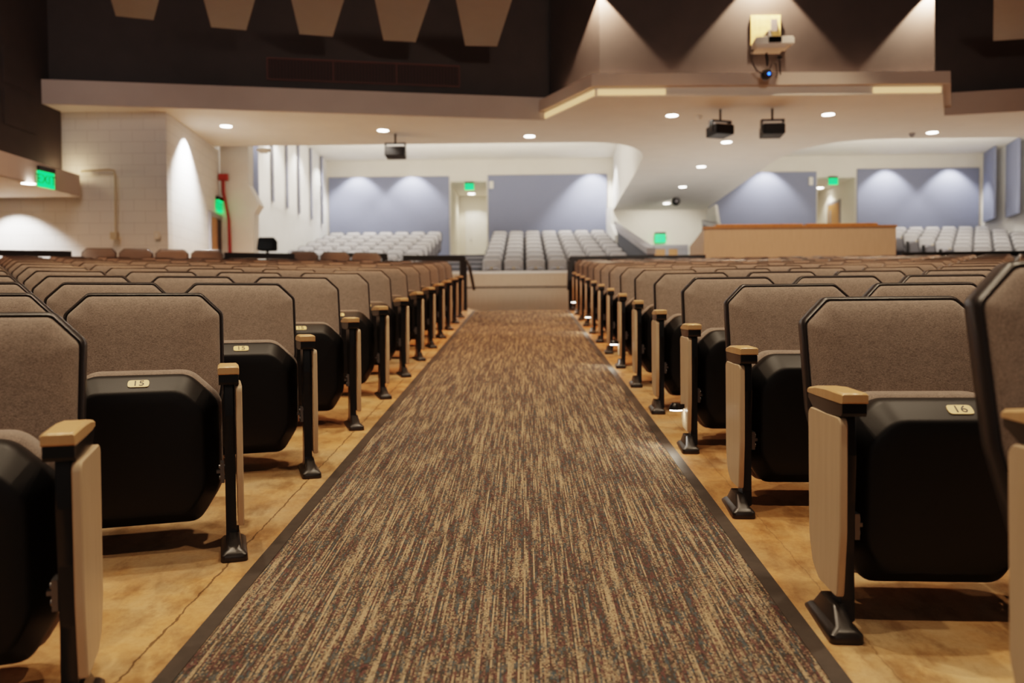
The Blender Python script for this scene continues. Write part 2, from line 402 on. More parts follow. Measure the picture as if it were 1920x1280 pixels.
for row in range(1, 13):
    for k in range(0, 14):
        p = left_pos(row, k)
        edge = (p.x + .45)/(p.y+.4)
        if k and edge < -.635: break
        place(protoL0 if k == 0 else protoL, p, TL,
              f'brown chair left of the carpet, {ORD[row-1]} row back, ' + ('on the aisle end' if k == 0 else f'{ORD[k]} seat from the aisle'),
              'folding chairs left of the aisle')
for k, w in ((11, 'first'), (10, 'second'), (9, 'third'), (8, 'fourth')):
    p = left_pos(15, k - .18)
    place(protoL, p, TL-.10, f'brown rearmost chair against the white block wall, {w} of four from the left', 'chairs of the rearmost left row')
for k, w in ((5, 'first'), (4, 'middle'), (3, 'last')):
    p = left_pos(15, k - .05)
    place(protoL, p, TL-.10, f'brown chair of the trio in front of grey upper seats, {w} from the left', 'chairs of the rearmost left row')
for row in range(0, 14):
    for k in range(0, 17):
        p = right_pos(row, k)
        edge = (p.x - .45)/(p.y+.4)
        if k and edge > .60: break
        pr = protoR
        if k == 0: pr = protoRT if row == 0 else protoRL if row in (3, 6, 9, 12) else protoR0
        if row == 0: p.z += .118
        place(pr, p, TR,
              f'brown chair right of the carpet, {ORD[row]} row back, ' + ('on the aisle end' + (' with a lamp' if row in (3, 6, 9, 12) else '') if k == 0 else f'{ORD[k]} seat from the aisle'),
              'folding chairs right of the aisle')

# ------------------------------------------------------------------ floor and carpet
bm = bmesh.new()
xs = sorted(set([-12, -10, XL, XR, 18] + [x*.6 for x in range(-16, 30)])); ys = [-3 + .4*i for i in range(60)]
V = [[bm.verts.new((x, y, zfloor(x, y))) for y in ys] for x in xs]
for i in range(len(xs)-1):
    for j in range(len(ys)-1): bm.faces.new((V[i][j], V[i+1][j], V[i+1][j+1], V[i][j+1]))
struct('floor', bm, M_FLOOR)
CX0, CX1, CE = -.838, .712, .045
car = thing('aisle_carpet', 'brown and tan streaked carpet runner down the sloping aisle', 'carpet', (0, 0, 0))
def strip(x0, x1, up):
    bm = bmesh.new(); Y = [-2.5, 4, 9, 13.58, 19.95]
    a = [[bm.verts.new((x, y, SL*min(y, 13.6)+h)) for y in Y] for x, h in ((x0, .0005), (x0, up), (x1, up), (x1, .0005))]
    for r, q in zip(a, a[1:]):
        for i in range(len(Y)-1): bm.faces.new((r[i], q[i], q[i+1], r[i+1]))
    return bm
build('carpet_field', strip(CX0+CE, CX1-CE, .008), M_CARPET, car)
e = build('edge_strip', strip(CX0, CX0+CE, .010), M_EDGE, car); e['label'] = 'dark rubber edge strip'
build('edge_strip', strip(CX1-CE, CX1, .010), M_EDGE, car)

# ------------------------------------------------------------------ low ceiling, soffits, dark walls
ZS = EYE + 3.55; ZF = EYE + 3.95; ZH = EYE + 5.35; YB = 29.3; TOP = 8.6
FR = [(-8.06, 13.96), (.395, 15.57), (1.19, 13.95), (6.87, 14.05), (7.66, 15.6), (17, 13.6)]
def arc(p0, p1, p2, n=10): return [Vector(p0)*(1-t)**2 + Vector(p1)*2*t*(1-t) + Vector(p2)*t*t for t in [i/n for i in range(n+1)]]
curveL = arc((1.2, 17.6), (2.75, 17.6), (2.78, 20.2)); curveR = arc((5.9, 20.2), (5.8, 17.6), (7.6, 17.6))
back_edge = [(17, 17.6)] + [(p.x, p.y) for p in curveR[::-1]] + [(6.25, YB), (3.06, YB)] + [(p.x, p.y) for p in curveL[::-1]] + [(-6.1, 17.6), (-8.06, 17.6)]
bm = bmesh.new(); prism(bm, [Vector((x, y, ZS)) for x, y in FR + back_edge], Vector((0, 0, .12))); bm.normal_update(); bmesh.ops.triangulate(bm, faces=[f for f in bm.faces if len(f.verts) > 4], ngon_method='EAR_CLIP'); struct('ceiling_low', bm, M_CEIL)
def offset_line(pts, d):
    P_ = [Vector(p) for p in pts]; out = []
    for k in range(len(P_)):
        ns = []
        for a, b in ((k-1, k), (k, k+1)):
            if a >= 0 and b < len(P_): e = (P_[b]-P_[a]).normalized(); ns.append(Vector((-e.y, e.x)))
        n = sum(ns, Vector((0, 0))); n.normalize(); out.append(P_[k] + n*(d/max(.3, n.dot(ns[0]))))
    return out
def wall_line(name, pts, z0, z1, m, th=.1, off=0):
    bm = bmesh.new(); A = offset_line(pts, off); B = offset_line(pts, off+th)
    secs = [[Vector((a.x, a.y, z0)), Vector((b.x, b.y, z0)), Vector((b.x, b.y, z1)), Vector((a.x, a.y, z1))] for a, b in zip(A, B)]
    return struct(name, loft(bm, secs), m)
wall_line('trim_1', FR[:2], ZS-.004, ZF, M_FASC, .039, -.04)
wall_line('trim_2', FR[4:], ZS-.004, ZF, M_FASC, .039, -.04)
wall_line('trim_3', FR[1:5], ZS+.14, EYE+3.89, M_FASC, .235, -.13)
bm = bmesh.new()
wall_line('trim_4', FR[1:5], ZS-.004, ZS+.14, M_CEIL, .018, -.02)
for (a, b, f0, f1, lab) in ((FR[1], FR[2], .03, 1, 'warm cove light strip along the angled soffit facet'), (FR[2], FR[3], .005, .2, 'warm cove light strip at the front soffit beside the angled facet'), (FR[2], FR[3], .8, .995, 'warm cove light strip at the front soffit near the dark recess')):
    A, B = Vector((*a, 0)), Vector((*b, 0)); d = B-A; n = Vector((-d.y, d.x, 0)).normalized(); A, B = A+d*f0, A+d*f1
    bm = bmesh.new(); prism(bm, [A-n*.04+Vector((0, 0, ZS+.02)), B-n*.04+Vector((0, 0, ZS+.02)), B-n*.04+Vector((0, 0, ZS+.11)), A-n*.04+Vector((0, 0, ZS+.11))], n*.015)
    tag(build('cove_light_strip', bm, M_COVE), lab, 'light strip')
wall_line('wall_upper_left', [(-8.3, 13.9), (.395+.15, 15.60)], ZF, TOP, M_DARK, .2, .2)
wall_line('wall_upper_center', FR[1:5], EYE+3.87, TOP, M_DARK, .2, .12)
wall_line('wall_upper_right', [(7.5, 15.63), (17, 13.6)], ZF, TOP, M_DARK, .2, .2)
# left side: dark block, ledge, white block walls
bm = box(bmesh.new(), -8.3, -7.98, 2, 14.5, EYE+2.44, TOP); struct('wall_left', bm, M_DARK)
bm = bmesh.new(); 
for y0, y1, z0, z1 in ((12.9, 13.75, 3.95, 4.5), (12.9, 13.75, 4.6, 5.15)): box(bm, -7.985, -7.965, y0, y1, z0, z1)
struct('trim_5', bm, M_DARK)
bm = box(bmesh.new(), -8.1, -7.62, 2, 14.4, EYE+2.085, EYE+2.44); struct('trim_6', bm, M_FASC)
bm = box(bmesh.new(), -12, -7.63, 2, 14.4, EYE+2.07, EYE+2.08); struct('ceiling_ledge', bm, M_CEIL)
LC = Vector((-6.2, 14.6))
wall_line('wall_block_left', [(-12, 14.45), (LC.x, LC.y)], -.2, ZS, M_BLOCK, .2)
wall_line('wall_outer_left', [(-12, 2), (-12, 14.5)], -.5, EYE+2.2, M_BLOCK, .2)
LD = Vector((-6.52, 18.0))
wall_line('wall_door_left', [(LC.x, LC.y), (LD.x, LD.y)], -.2, ZS, M_BLOCK, .12)
def pxY(pts, Y): return [at_y(x, y, Y) for x, y in pts]
bm = prism(bmesh.new(), pxY([(412, 262), (465, 262), (465, 346), (486, 384), (476, 400), (474, 640), (412, 640)], 18.0), Vector((0, .35, 0))); struct('wall_return_left', bm, M_WHITE)
# upper seating room
bm = bmesh.new()
for x0, x1, z0, z1 in ((-7.2, -2.55, .5, ZH), (-1.3, 10.1, .5, ZH), (11.4, 16.4, .5, ZH), (-2.55, -1.3, EYE+4.6, ZH), (10.1, 11.4, EYE+4.6, ZH)): box(bm, x0, x1, YB, YB+.15, z0, z1)
struct('wall_rear', bm, M_CREAM)
for n, (x0, x1) in enumerate(((-2.55, -1.3), (10.1, 11.4))):
    bm = bmesh.new(); box(bm, x0-.1, x0, YB+.15, 33, 2, EYE+4.6); box(bm, x1, x1+.1, YB+.15, 33, 2, EYE+4.6); box(bm, x0-.1, x1+.1, 33, 33.1, 2, EYE+4.6); box(bm, x0-.1, x1+.1, YB+.15, 33.1, EYE+4.6, EYE+4.7)
    box(bm, x0-.1, x1+.1, YB, 33.1, 2.7, 2.9)
    struct(f'wall_recess_{"left" if n == 0 else "right"}', bm, M_CREAM)
bm = box(bmesh.new(), -7.3, 16.4, 17.7, YB+.2, ZH, ZH+.1); struct('ceiling_high', bm, M_CREAM)
fasc = [(-6.1, 17.6)] + [(p.x, p.y) for p in curveL] + [(3.06, YB)]
wall_line('trim_7', fasc, ZS+.06, ZH, M_WHITE, .08, -.09)
fasc = [(6.25, YB)] + [(p.x, p.y) for p in curveR] + [(16.4, 17.6)]
wall_line('trim_8', fasc, ZS+.06, ZH, M_WHITE, .08, -.09)
bm = box(bmesh.new(), -7.0, -6.85, 18.3, YB, .5, ZH); struct('wall_upper_side_left', bm, M_WHITE)
bm = box(bmesh.new(), 15.75, 15.9, 17.6, YB, .5, ZH); struct('wall_upper_side_right', bm, M_WHITE)
def acoustic(x0, x1, z0, z1, lab):
    t = tag(build('sound_absorber', bbox(x0, x1, YB-.07, YB-.002, z0, z1, bev=.01), M_BLUE), lab, 'wall panel', 'blue acoustic panels on the rear wall')
acoustic(-6.78, -2.6, 2.92, EYE+4.78, 'wide slate blue wall panel behind the left upper seats')
acoustic(-1.25, 2.86, 2.92, EYE+4.80, 'wide slate blue wall panel behind the middle upper seats')
acoustic(6.35, 10.05, 2.8, EYE+4.80, 'slate blue wall panel above the control booth')
acoustic(11.45, 15.6, 2.92, EYE+4.88, 'wide slate blue wall panel behind the right upper seats')
def fin(x, y, dx, dy, z0, z1, lab, grp, th=.07):
    d = Vector((dx, dy, 0)); n = Vector((-dy, dx, 0)).normalized()*th/2; A = Vector((x, y, 0)); B = A+d
    bm = prism(bmesh.new(), [A-n+Vector((0, 0, z0)), B-n+Vector((0, 0, z0)), B+n+Vector((0, 0, z0)), A+n+Vector((0, 0, z0))], Vector((0, 0, z1-z0)))
    tag(build('wall_mounted_fin', bm, M_BLUE), lab, 'wall panel', grp)
for i, (px, w) in enumerate(((514, 'first'), (541, 'second'), (563, 'third'), (586, 'fourth'), (606, 'fifth'))):
    q = (px-985)/F_PX; Y = -6.86/q
    fin(-6.82, Y-.05, .05, -.05/abs(q), EYE+3.1, ZH-.02, f'thin dark-edged wall fin over the left upper seats, {w} from the left', 'dark edged wall fins', .045)
for i, (px, w) in enumerate(((1836, 'nearest the corner'), (1880, 'second from the corner'), (1925, 'third from the corner'))):
    Y = 15.75*F_PX/(px-985); fin(15.69, Y-.1 if i == 0 else Y, -.33, -1.25, EYE+3.0, ZH-.02, f'tall blue angled wall panel by the right upper seats, {w}', 'angled blue wall panels')
tag(build('wall_mounted_absorber', bbox(-6.84, -6.60, 20.9, 20.96, 3.60, ZH-.02), M_BLUE), 'narrow blue wall panel seen through the cut corner at the upper left', 'wall panel')
# tiers
bm = bmesh.new(); T0, TD, TZ, TR_ = 20.45, 1.014, EYE+.57, .196
for x0, x1 in ((-6.85, 2.92), (6.3, 15.75)):
    for r in range(8): box(bm, x0, x1, T0+TD*r, (T0+TD*(r+1)) if r < 7 else YB, .4, TZ+TR_*r)
struct('floor_tiers', bm, M_TIER)
bm = bmesh.new()
for x0, x1 in ((-2.62, -1.12), (10.1, 11.4)):
    for r in range(8):
        box(bm, x0, x1, T0+TD*r-.01, T0+TD*r+.05, TZ+TR_*r, TZ+TR_*r+.012)
        if r: box(bm, x0, x1, T0+TD*r-.5, T0+TD*r, TZ+TR_*(r-1), TZ+TR_*(r-.5)); box(bm, x0, x1, T0+TD*r-.51, T0+TD*r-.45, TZ+TR_*(r-.5), TZ+TR_*(r-.5)+.012)
struct('trim_9', bm, M_GREYM)
bm = box(bmesh.new(), -6.85, 2.92, 20.0, 20.18, .9, EYE+.96); struct('wall_parapet', bm, M_BOOTH)
bm = box(bmesh.new(), -6.85, 2.95, 19.96, 20.24, EYE+.96, EYE+1.02); struct('trim_10', bm, M_WHITE)
bm = box(bmesh.new(), -6.85, 2.92, 19.97, 20.0, EYE+.62, EYE+.65); struct('trim_11', bm, M_EDGE)
bm = box(bmesh.new(), 6.3, 15.75, 20.0, 20.18, .9, EYE+.70); struct('wall_parapet_right', bm, M_BOOTH)
# corridor partition with sloped cap
for n, (xa, xb, nm) in enumerate(((2.93, 3.10, 'left'), (6.16, 6.29, 'right'))):
    pts = [Vector((xa, 20.2, .9)), Vector((xa, YB, .9)), Vector((xa, YB, EYE+3.05)), Vector((xa, 20.2, EYE+1.40))]
    struct(f'wall_ramp_{nm}', prism(bmesh.new(), pts, Vector((xb-xa, 0, 0))), M_TIER)
    pts = [Vector((xa-.02, 20.15, EYE+1.40)), Vector((xa-.02, YB, EYE+3.05)), Vector((xa-.02, YB, EYE+3.20)), Vector((xa-.02, 20.15, EYE+1.55))]
    struct(f'trim_{12+n}', prism(bmesh.new(), pts, Vector((xb-xa+.04, 0, 0))), M_GREYM)
    xi = xa-.10 if n == 0 else xb
    struct(f'wall_side_{nm}', prism(bmesh.new(), [Vector((xi, 26.5, .9)), Vector((xi, YB, .9)), Vector((xi, YB, ZS)), Vector((xi, 28.0, ZS)), Vector((xi, 27.6, EYE+2.9)), Vector((xi, 26.5, EYE+2.45))], Vector((.09, 0, 0))), M_WHITE)
bm = box(bmesh.new(), 3.1, 6.16, 19.9, YB, .9, 1.013); struct('floor_corridor', bm, M_TIER)
# enclosing main ceiling of the hall (dark)
bm = box(bmesh.new(), -12, 18, -4, 16, TOP, TOP+.1); struct('ceiling_hall', bm, M_DARK)
bm = box(bmesh.new(), 17, 17.2, -4, 30, -.5, TOP); struct('wall_right', bm, M_DARK)

# ------------------------------------------------------------------ upper grey seats
def make_upper():
    t = thing('upper_seat', '', 'chair')
    cached('back_rest', 'ubs', lambda: loft(bmesh.new(), [ring(BACK, i, d, yback, .03, 2) for i, d in ((.085, -.035), (.045, -.028), (.034, -.012), (.026, .002))]), M_GREY, t)
    cached('back_shell', 'ubk', lambda: loft(bmesh.new(), [ring(BACK, i, d, yback, .03, 2) for i, d in ((.03, .0), (.012, .005), (.002, .02), (.0, .05), (.02, .072))]), mat('grey_seat_shell', (.07, .068, .075), .6), t)
    cached('seat_pan', 'uss', lambda: loft(bmesh.new(), [ring(SEAT, i, d, yseat, .03, 2) for i, d in ((.07, 0), (.045, .006), (.0, .07), (0, .16), (-.006, .18), (0, .24), (.05, .27))]), M_GREYD, t)
    cached('leg', 'ule', lambda: bbox(-P/2-.015, -P/2+.015, .06, .2, 0, .56, bev=.004), M_STEEL, t, False)
    pl = cached('number_plate', 'upl', lambda: bbox(-.035, .035, yseat(.55)+.02, yseat(.55)+.05, .553, .575), M_PLATE, t, False)
    return t
ups = make_upper(); upd = make_upper()
for ch in list(upd.children):
    if ch.name.startswith('seat_pan'):
        ch.data = ch.data.copy(); ch.data.materials.clear(); ch.data.materials.append(M_BLK)
def seatrow(block, x0, n, r, dark=()):
    for k in range(n):
        p = (x0 + P*(k+.5), T0+TD*r+.15, TZ+TR_*r)
        place(upd if k in dark else ups, p, 0, f'grey seat in the {block} upper block, {ORD[r]} row up, {ORD[k]} from the left', f'grey seats of the {block} upper block')
for r in range(8):
    seatrow('middle', -1.09, 7, r)
    seatrow('left', -6.55, 7, r)
    seatrow('right', 11.62, 7, r, (0, 1) if r == 0 else ())

# ------------------------------------------------------------------ rails
def rail(lab, a, b, zt, zf, posts=(), handrail=None):
    t = thing('guard_rail', lab, 'railing', (0, 0, 0), 0, 'black guard rails behind the brown seats')
    A, B = Vector((*a, 0)), Vector((*b, 0)); d = (B-A).normalized(); n = Vector((-d.y, d.x, 0))*.025
    bm = prism(bmesh.new(), [A-n+Vector((0, 0, zt-.085)), A+n+Vector((0, 0, zt-.085)), A+n+Vector((0, 0, zt)), A-n+Vector((0, 0, zt))], B-A); build('top_rail', bm, M_RAIL, t)
    for f in posts:
        p = A+(B-A)*f; w = d*.055
        bm = prism(bmesh.new(), [p-n*1.3-w+Vector((0, 0, zf(p))), p+n*1.3-w+Vector((0, 0, zf(p))), p+n*1.3+w+Vector((0, 0, zf(p))), p-n*1.3+w+Vector((0, 0, zf(p)))], Vector((0, 0, zt-.08-zf(p)))); build('post', bm, M_RAIL, t)
    if handrail:
        bm = tube(bmesh.new(), handrail, .03, 8); build('handrail', bm, M_RAIL, t)
    return t
zf_ = lambda p: zfloor(p.x, p.y)
def onrow(px, Ya, left):
    q = (px-985)/F_PX; T = math.tan(TL if left else TR); X0 = XL if left else XR
    Y = (Ya - X0*T)/(1-q*T); return (q*Y, Y)
ZR = EYE+.965
rail('black guard rail at the far left, below the green exit sign ledge', onrow(-60, 14.0, True), onrow(131, 14.0, True), ZR-.01, zf_, (0, .97))
rail('black guard rail between the left wall door and the trio of chairs', onrow(420, 14.0, True), onrow(553, 14.0, True), ZR, zf_, (.03, .97))
rail('short dark guard rail behind the trio of brown chairs', onrow(622, 16.9, True), onrow(728, 16.9, True), ZR+.22, zf_, (.05, .95))
a, b = onrow(757, 14.0, True), onrow(872, 14.0, True)
rail('black guard rail with slanting handrail left of the carpet end', a, b, ZR, zf_, (.02, .98), [Vector((b[0], b[1], ZR-.04)), Vector((b[0]+.02, b[1]+.9, ZR-.10)), Vector((b[0]+.06, b[1]+1.6, ZR-.5))])
a, b = onrow(1070, 14.3, False), onrow(1322, 14.3, False)
rail('black guard rail right of the carpet end, reaching the control booth', a, b, ZR, zf_, (.01, .97), [Vector((a[0], a[1], ZR-.04)), Vector((a[0]+.03, a[1]+.9, ZR-.10)), Vector((a[0]+.05, a[1]+1.6, ZR-.5))])
rail('black guard rail right of the control booth, below grey seats', onrow(1686, 14.35, False), onrow(1990, 14.35, False), ZR, zf_, (.02, .98))

# ------------------------------------------------------------------ control booth
b = thing('control_booth', 'beige panelled sound control booth behind the right-hand brown seats', 'booth', (0, 0, 1.013))
x0, x1, yf, yb = at_y(1320, 450, 14.5).x, at_y(1680, 450, 14.5).x, 14.5, 15.75
zt = at_y(1500, 427, 14.5).z - 1.013
build('front_panel', bbox(x0, x1, yf, yf+.05, 0, zt), M_BOOTH, b)
bm = prism(bmesh.new(), [Vector((x0, yf+.05, 0)), Vector((x0, yb, 0)), Vector((x0, yb, zt-.20)), Vector((x0, yf+.05, zt))], Vector((.05, 0, 0))); build('side_panel', bm, M_BOOTH, b)
bm = prism(bmesh.new(), [Vector((x1-.05, yf+.05, 0)), Vector((x1-.05, yb, 0)), Vector((x1-.05, yb, zt-.20)), Vector((x1-.05, yf+.05, zt))], Vector((.05, 0, 0))); build('side_panel', bm, M_BOOTH, b)
build('cap_trim', bbox(x0-.015, x1+.015, yf-.015, yf+.09, zt, zt+.035), M_DOORW, b)
for xa, xb, lab in ((1343, 1505, 'orange wooden board lying on the booth front, left of two'), (1512, 1646, 'orange wooden board lying on the booth front, right of two')):
    A, B = at_y(xa, 424, 14.5).x, at_y(xb, 424, 14.5).x
    tag(build('counter_board', bbox(A, B, yf+.0, yf+.55, 1.013+zt+.036, 1.013+zt+.072, bev=.006), M_COUNTER), lab, 'board', 'wooden boards on the control booth')
build('desk_top', bbox(x0+.06, x1-.06, yf+.06, yb, zt-.34, zt-.30), M_BOOTH, b)
t = thing('gooseneck_lamp', 'small black desk lamp at the left end of the control booth', 'lamp', (x0+.22, 15.4, 1.013+zt-.295))
build('stem', tube(bmesh.new(), [(-.05, 0, 0), (-.05, 0, .36), (-.02, 0, .40), (.06, 0, .395), (.10, 0, .37)], .018), M_STEEL, t)
build('lamp_head', lathe(bmesh.new(), [(.0, .14), (.03, .14), (.045, .07), (.04, .07)], 12, 'Z', (.10, 0, .23)), M_STEEL, t)
build('base', lathe(bmesh.new(), [(.06, 0), (.06, .015), (.02, .025)], 14, 'Z', (-.05, 0, 0)), M_STEEL, t)

# ------------------------------------------------------------------ fixtures
SPOTS = []
def spot(loc, target, power, ang, blend=.4, col=(1, .93, .82), r=.05):
    ld = bpy.data.lights.new('spot_lamp', 'SPOT'); ld.energy = power; ld.spot_size = math.radians(ang); ld.spot_blend = blend; ld.color = col; ld.shadow_soft_size = r
    o = bpy.data.objects.new('spot_lamp', ld); C.objects.link(o); o.location = loc
    o.rotation_euler = (Vector(target)-Vector(loc)).to_track_quat('-Z', 'Y').to_euler(); return o
def downlight(px, py, Z, lab, r=.105, power=60, ang=95):
    p = at_z(px, py, Z)
    t = thing('recessed_downlight', lab, 'light', (p.x, p.y, Z), 0, 'round recessed ceiling lights')
    bm = bmesh.new(); lathe(bm, [(r, -.0005), (r*.98, -.010), (0, -.011)], 24); build('lens', bm, M_DISC, t)
    bm = bmesh.new(); n = 24
    loft(bm, [[Vector((q*math.cos(2*PI*k/n), q*math.sin(2*PI*k/n), z)) for k in range(n)] for q, z in ((r*1.01, -.001), (r*1.01, -.008), (r*1.12, -.006), (r*1.14, -.001))], False, False); build('trim_ring', bm, M_WHITE, t)
    spot((p.x, p.y, Z-.03), (p.x, p.y, Z-2), power, ang, .5); return p
for px, py, lab in ((424, 236, 'beside the left block wall corner'), (718, 244, 'above the single hanging black box'), (993, 255, 'near the angled soffit facet'),
                    (1260, 216, 'left of the pair of hanging black boxes'), (1553, 214, 'right of the pair of hanging black boxes'), (1748, 248, 'below the dark recess at the right'),
                    (1362, 266, 'just below the pair of hanging black boxes'), (1315, 312, 'fourth from the far end of the centre line'), (1280, 350, 'second from the far end of the centre line'), (1250, 381, 'beside the round black camera')):
    downlight(px, py, ZS, 'round ceiling light ' + lab, power=170 if 1240 < px < 1330 and py > 300 else 60)
p = downlight(53, 343, EYE+2.08, 'round ceiling light under the low ledge at the far left', .10, 45, 90)
for px, py, lab in ((884, 363, 'round light in the recess behind the left upper stairs'), (1537, 352, 'round light in the recess with the wooden door')):
    downlight(px, py, EYE+4.6, lab, .13, 60, 120)

def exit_sign(p, rz, lab, w=.36, h=.24, sub=True):
    t = thing('exit_sign', lab, 'sign', p, rz, 'green exit signs')
    build('housing', bbox(-w/2, w/2, -.035, .035, h*.95, h*1.25, bev=.006), M_STEEL, t)
    f = build('face', bbox(-w/2, w/2, -.010, .010, 0, h*.95), M_GREEN, t)
    for s, rr in ((-1, 0), (1, PI)):
        tx = link('lettering', text_mesh('EXIT', h*.80, .003), M_GLET, f); tx.location = (0, s*.011, h*.47); tx.rotation_euler = (PI/2, 0, rr)
    return t
p = at_y(119, 352, 13.3); exit_sign((-7.58, p.y, p.z), PI/2-.15, 'green exit sign hanging on the low ledge at the far left', .36, .26)
dv = (LD-LC).normalized(); dn = Vector((-dv.y, dv.x)); rzD = math.atan2(dv.y, dv.x)
def onwall(px, py, off=0):   # point of the left door wall under a pixel
    d = ray(px, py); n3 = Vector((dn.x, dn.y, 0)); t = (Vector((LC.x, LC.y, 0))-EYEV).dot(n3)/d.dot(n3)
    return EYEV + d*t - n3*off
p = onwall(408, 398); exit_sign(p - Vector((dn.x, dn.y, 0))*.05, rzD, 'green exit sign over the door in the left block wall', .34, .26)
p = at_y(880, 356, 29.2); exit_sign(p, 0, 'green exit sign in the opening above the left upper stairs', .32, .22)
p = at_y(1238, 454, 29.15); exit_sign(p, 0, 'green exit sign over the double doors under the low ceiling', .38, .28)
p = at_y(1562, 346, 29.2); exit_sign(p, 0, 'green exit sign in the opening with the wooden door', .32, .22)

# left door
pa, pb = onwall(390, 395), onwall(420, 395)
wd = (pb-pa).length; zd = 1.013
t = bpy.data.objects.new('door_1', None); C.objects.link(t); t.location = (pa.x-dn.x*.0, pa.y, zd); t.rotation_euler = (0, 0, rzD); t['kind'] = 'structure'
hd = pa.z - zd
bm = bmesh.new(); box(bm, 0, wd, -.05, -.002, hd-.10, hd); box(bm, 0, .09, -.05, -.002, 0, hd-.10); box(bm, wd-.09, wd, -.05, -.002, 0, hd-.10); build('door_frame', bm, M_GREYM, t)
build('door_leaf', bbox(.09, wd*.45, -.03, -.004, 0, hd-.10), M_DOORW, t)
build('doorway_shade', bbox(wd*.45, wd-.09, -.03, -.004, 0, hd-.10), mat('dark_opening', (.03, .025, .03), .6), t)  # dark sheet whose colour stands in for the shaded open doorway
# rear double door
A, B = at_y(1213, 459, 29.2), at_y(1290, 459, 29.2)
t = bpy.data.objects.new('door_2', None); C.objects.link(t); t.location = (A.x, 29.29, 1.013); t['kind'] = 'structure'
w, hd = B.x-A.x, A.z-1.013
bm = bmesh.new(); box(bm, 0, w, -.08, -.01, hd-.14, hd)
for q in (0, w*.45, w*.92): box(bm, q, q+w*.08, -.08, -.01, 0, hd-.14)
build('door_frame', bm, M_GREYM, t)
build('door_leaf', bbox(w*.08, w*.45, -.05, -.012, 0, hd-.14), M_DOORW, t); build('door_leaf', bbox(w*.53, w*.75, -.05, -.012, 0, hd-.14), M_DOORW, t); build('door_glass', bbox(w*.75, w*.92, -.05, -.012, 0, hd-.14), M_GREYM, t)
# recess doors
t = bpy.data.objects.new('door_3', None); C.objects.link(t); t.location = (11.4, 30.6, 2.9); t['kind'] = 'structure'
build('door_frame', bbox(-.03, -.002, 0, 1.3, 0, 2.1), M_GREYM, t); build('door_leaf', bbox(-.05, -.03, .12, 1.18, 0, 2.0), M_DOORW, t); build('door_window', bbox(-.056, -.05, .85, 1.0, .9, 1.8), M_GREYM, t)
t = bpy.data.objects.new('door_4', None); C.objects.link(t); t.location = (-2.4, 33, 2.9); t['kind'] = 'structure'
build('door_leaf', bbox(.1, 1.0, -.05, -.002, 0, 2.1), M_WHITE, t); build('door_knob', lathe(bmesh.new(), [(.03, 0), (.04, -.04), (.0, -.05)], 12, 'Y', (.32, -.05, .95)), M_CHROME, t)

# hanging speakers
def hung(px0, py0, px1, py1, Y, rz, lab):
    a, b_ = at_y(px0, py0, Y), at_y(px1, py1, Y); w, h = abs(b_.x-a.x), abs(a.z-b_.z)
    t = thing('ceiling_speaker', lab, 'speaker', ((a.x+b_.x)/2, Y, b_.z), rz, 'black boxes hung from the ceiling')
    bm = prism(bmesh.new(), [Vector((-w/2, -.16, h*.08)), Vector((-w/2, .18, 0)), Vector((-w/2, .18, h*.62)), Vector((-w/2, -.16, h*.66))], Vector((w, 0, 0))); bmesh.ops.bevel(bm, geom=bm.edges[:], offset=.012, segments=2, affect='EDGES'); build('cabinet', bm, M_BLK, t)
    g = build('grille', bbox(-w/2+.02, w/2-.02, -.172, -.155, h*.12, h*.6), M_RAIL, t)
    bm = bmesh.new(); box(bm, -w/2-.012, -w/2+.008, -.06, .06, h*.3, h*.97); box(bm, w/2-.008, w/2+.012, -.06, .06, h*.3, h*.97); box(bm, -w/2-.012, w/2+.012, -.06, .06, h*.93, h*.98); build('yoke_bracket', bm, M_STEEL, t)
    build('mount_plate', bbox(-w/2, w/2, -.12, .14, h*.66, h*.72), M_CHROME, t)
    build('stem', tube(bmesh.new(), [(0, 0, h*.98), (0, 0, ZS-b_.z)], .02), M_STEEL, t)
hung(723, 268, 760, 296, 16.6, 0, 'single black box hanging left of the centre ceiling')
hung(1331, 226, 1370, 256, 14.9, .35, 'black box hanging from the ceiling, left of the pair')
hung(1428, 224, 1468, 256, 14.9, -.05, 'black box hanging from the ceiling, right of the pair')
p = at_y(1267, 378, 26.3)
t = thing('ceiling_camera', 'round black camera hanging beside the far ceiling light', 'camera', p)
build('camera_body', lathe(bmesh.new(), [(0, -.17), (.07, -.16), (.12, -.10), (.13, 0), (.10, .09), (0, .12)], 16, 'Y'), M_BLK, t)
build('stem', tube(bmesh.new(), [(0, 0, .1), (0, 0, ZS-p.z)], .02), M_STEEL, t)
p2 = build('lens', lathe(bmesh.new(), [(.06, -.175), (.06, -.16), (.05, -.16)], 14, 'Y'), M_GREYM, t)
for px, py, lab, m in ((495, 280, 'small round ceiling detector over the white fins', M_WHITE), (1311, 217, 'small white sprinkler dot left of the hanging pair', M_WHITE), (1710, 250, 'small grey sprinkler dot beside the right ceiling light', M_GREYM)):
    p = at_z(px, py, ZS); t = thing('ceiling_detector', lab, 'detector', (p.x, p.y, ZS))
    r = .16 if px < 600 else .06
    build('base', lathe(bmesh.new(), [(r, -.001), (r, -.03), (r*.8, -.04)], 18), m, t); build('cover', lathe(bmesh.new(), [(r*.7, -.04), (r*.6, -.07), (0, -.075)], 18), m, t)
for px, py, w, h, lab in ((921, 346, .15, .26, 'small white box on the blue panel beside the left upper stairs'), (1522, 339, .15, .28, 'small white box on the blue panel above the booth')):
    p = at_y(px, py, 29.1); t = thing('wall_speaker', lab, 'speaker', (p.x, 29.15, p.z-h/2)); build('cabinet', bbox(-w/2, w/2, 0, .08, 0, h, bev=.02), M_WHITE, t); build('grille', bbox(-w/2+.02, w/2-.02, -.01, 0, .02, h-.02), M_CREAM, t)

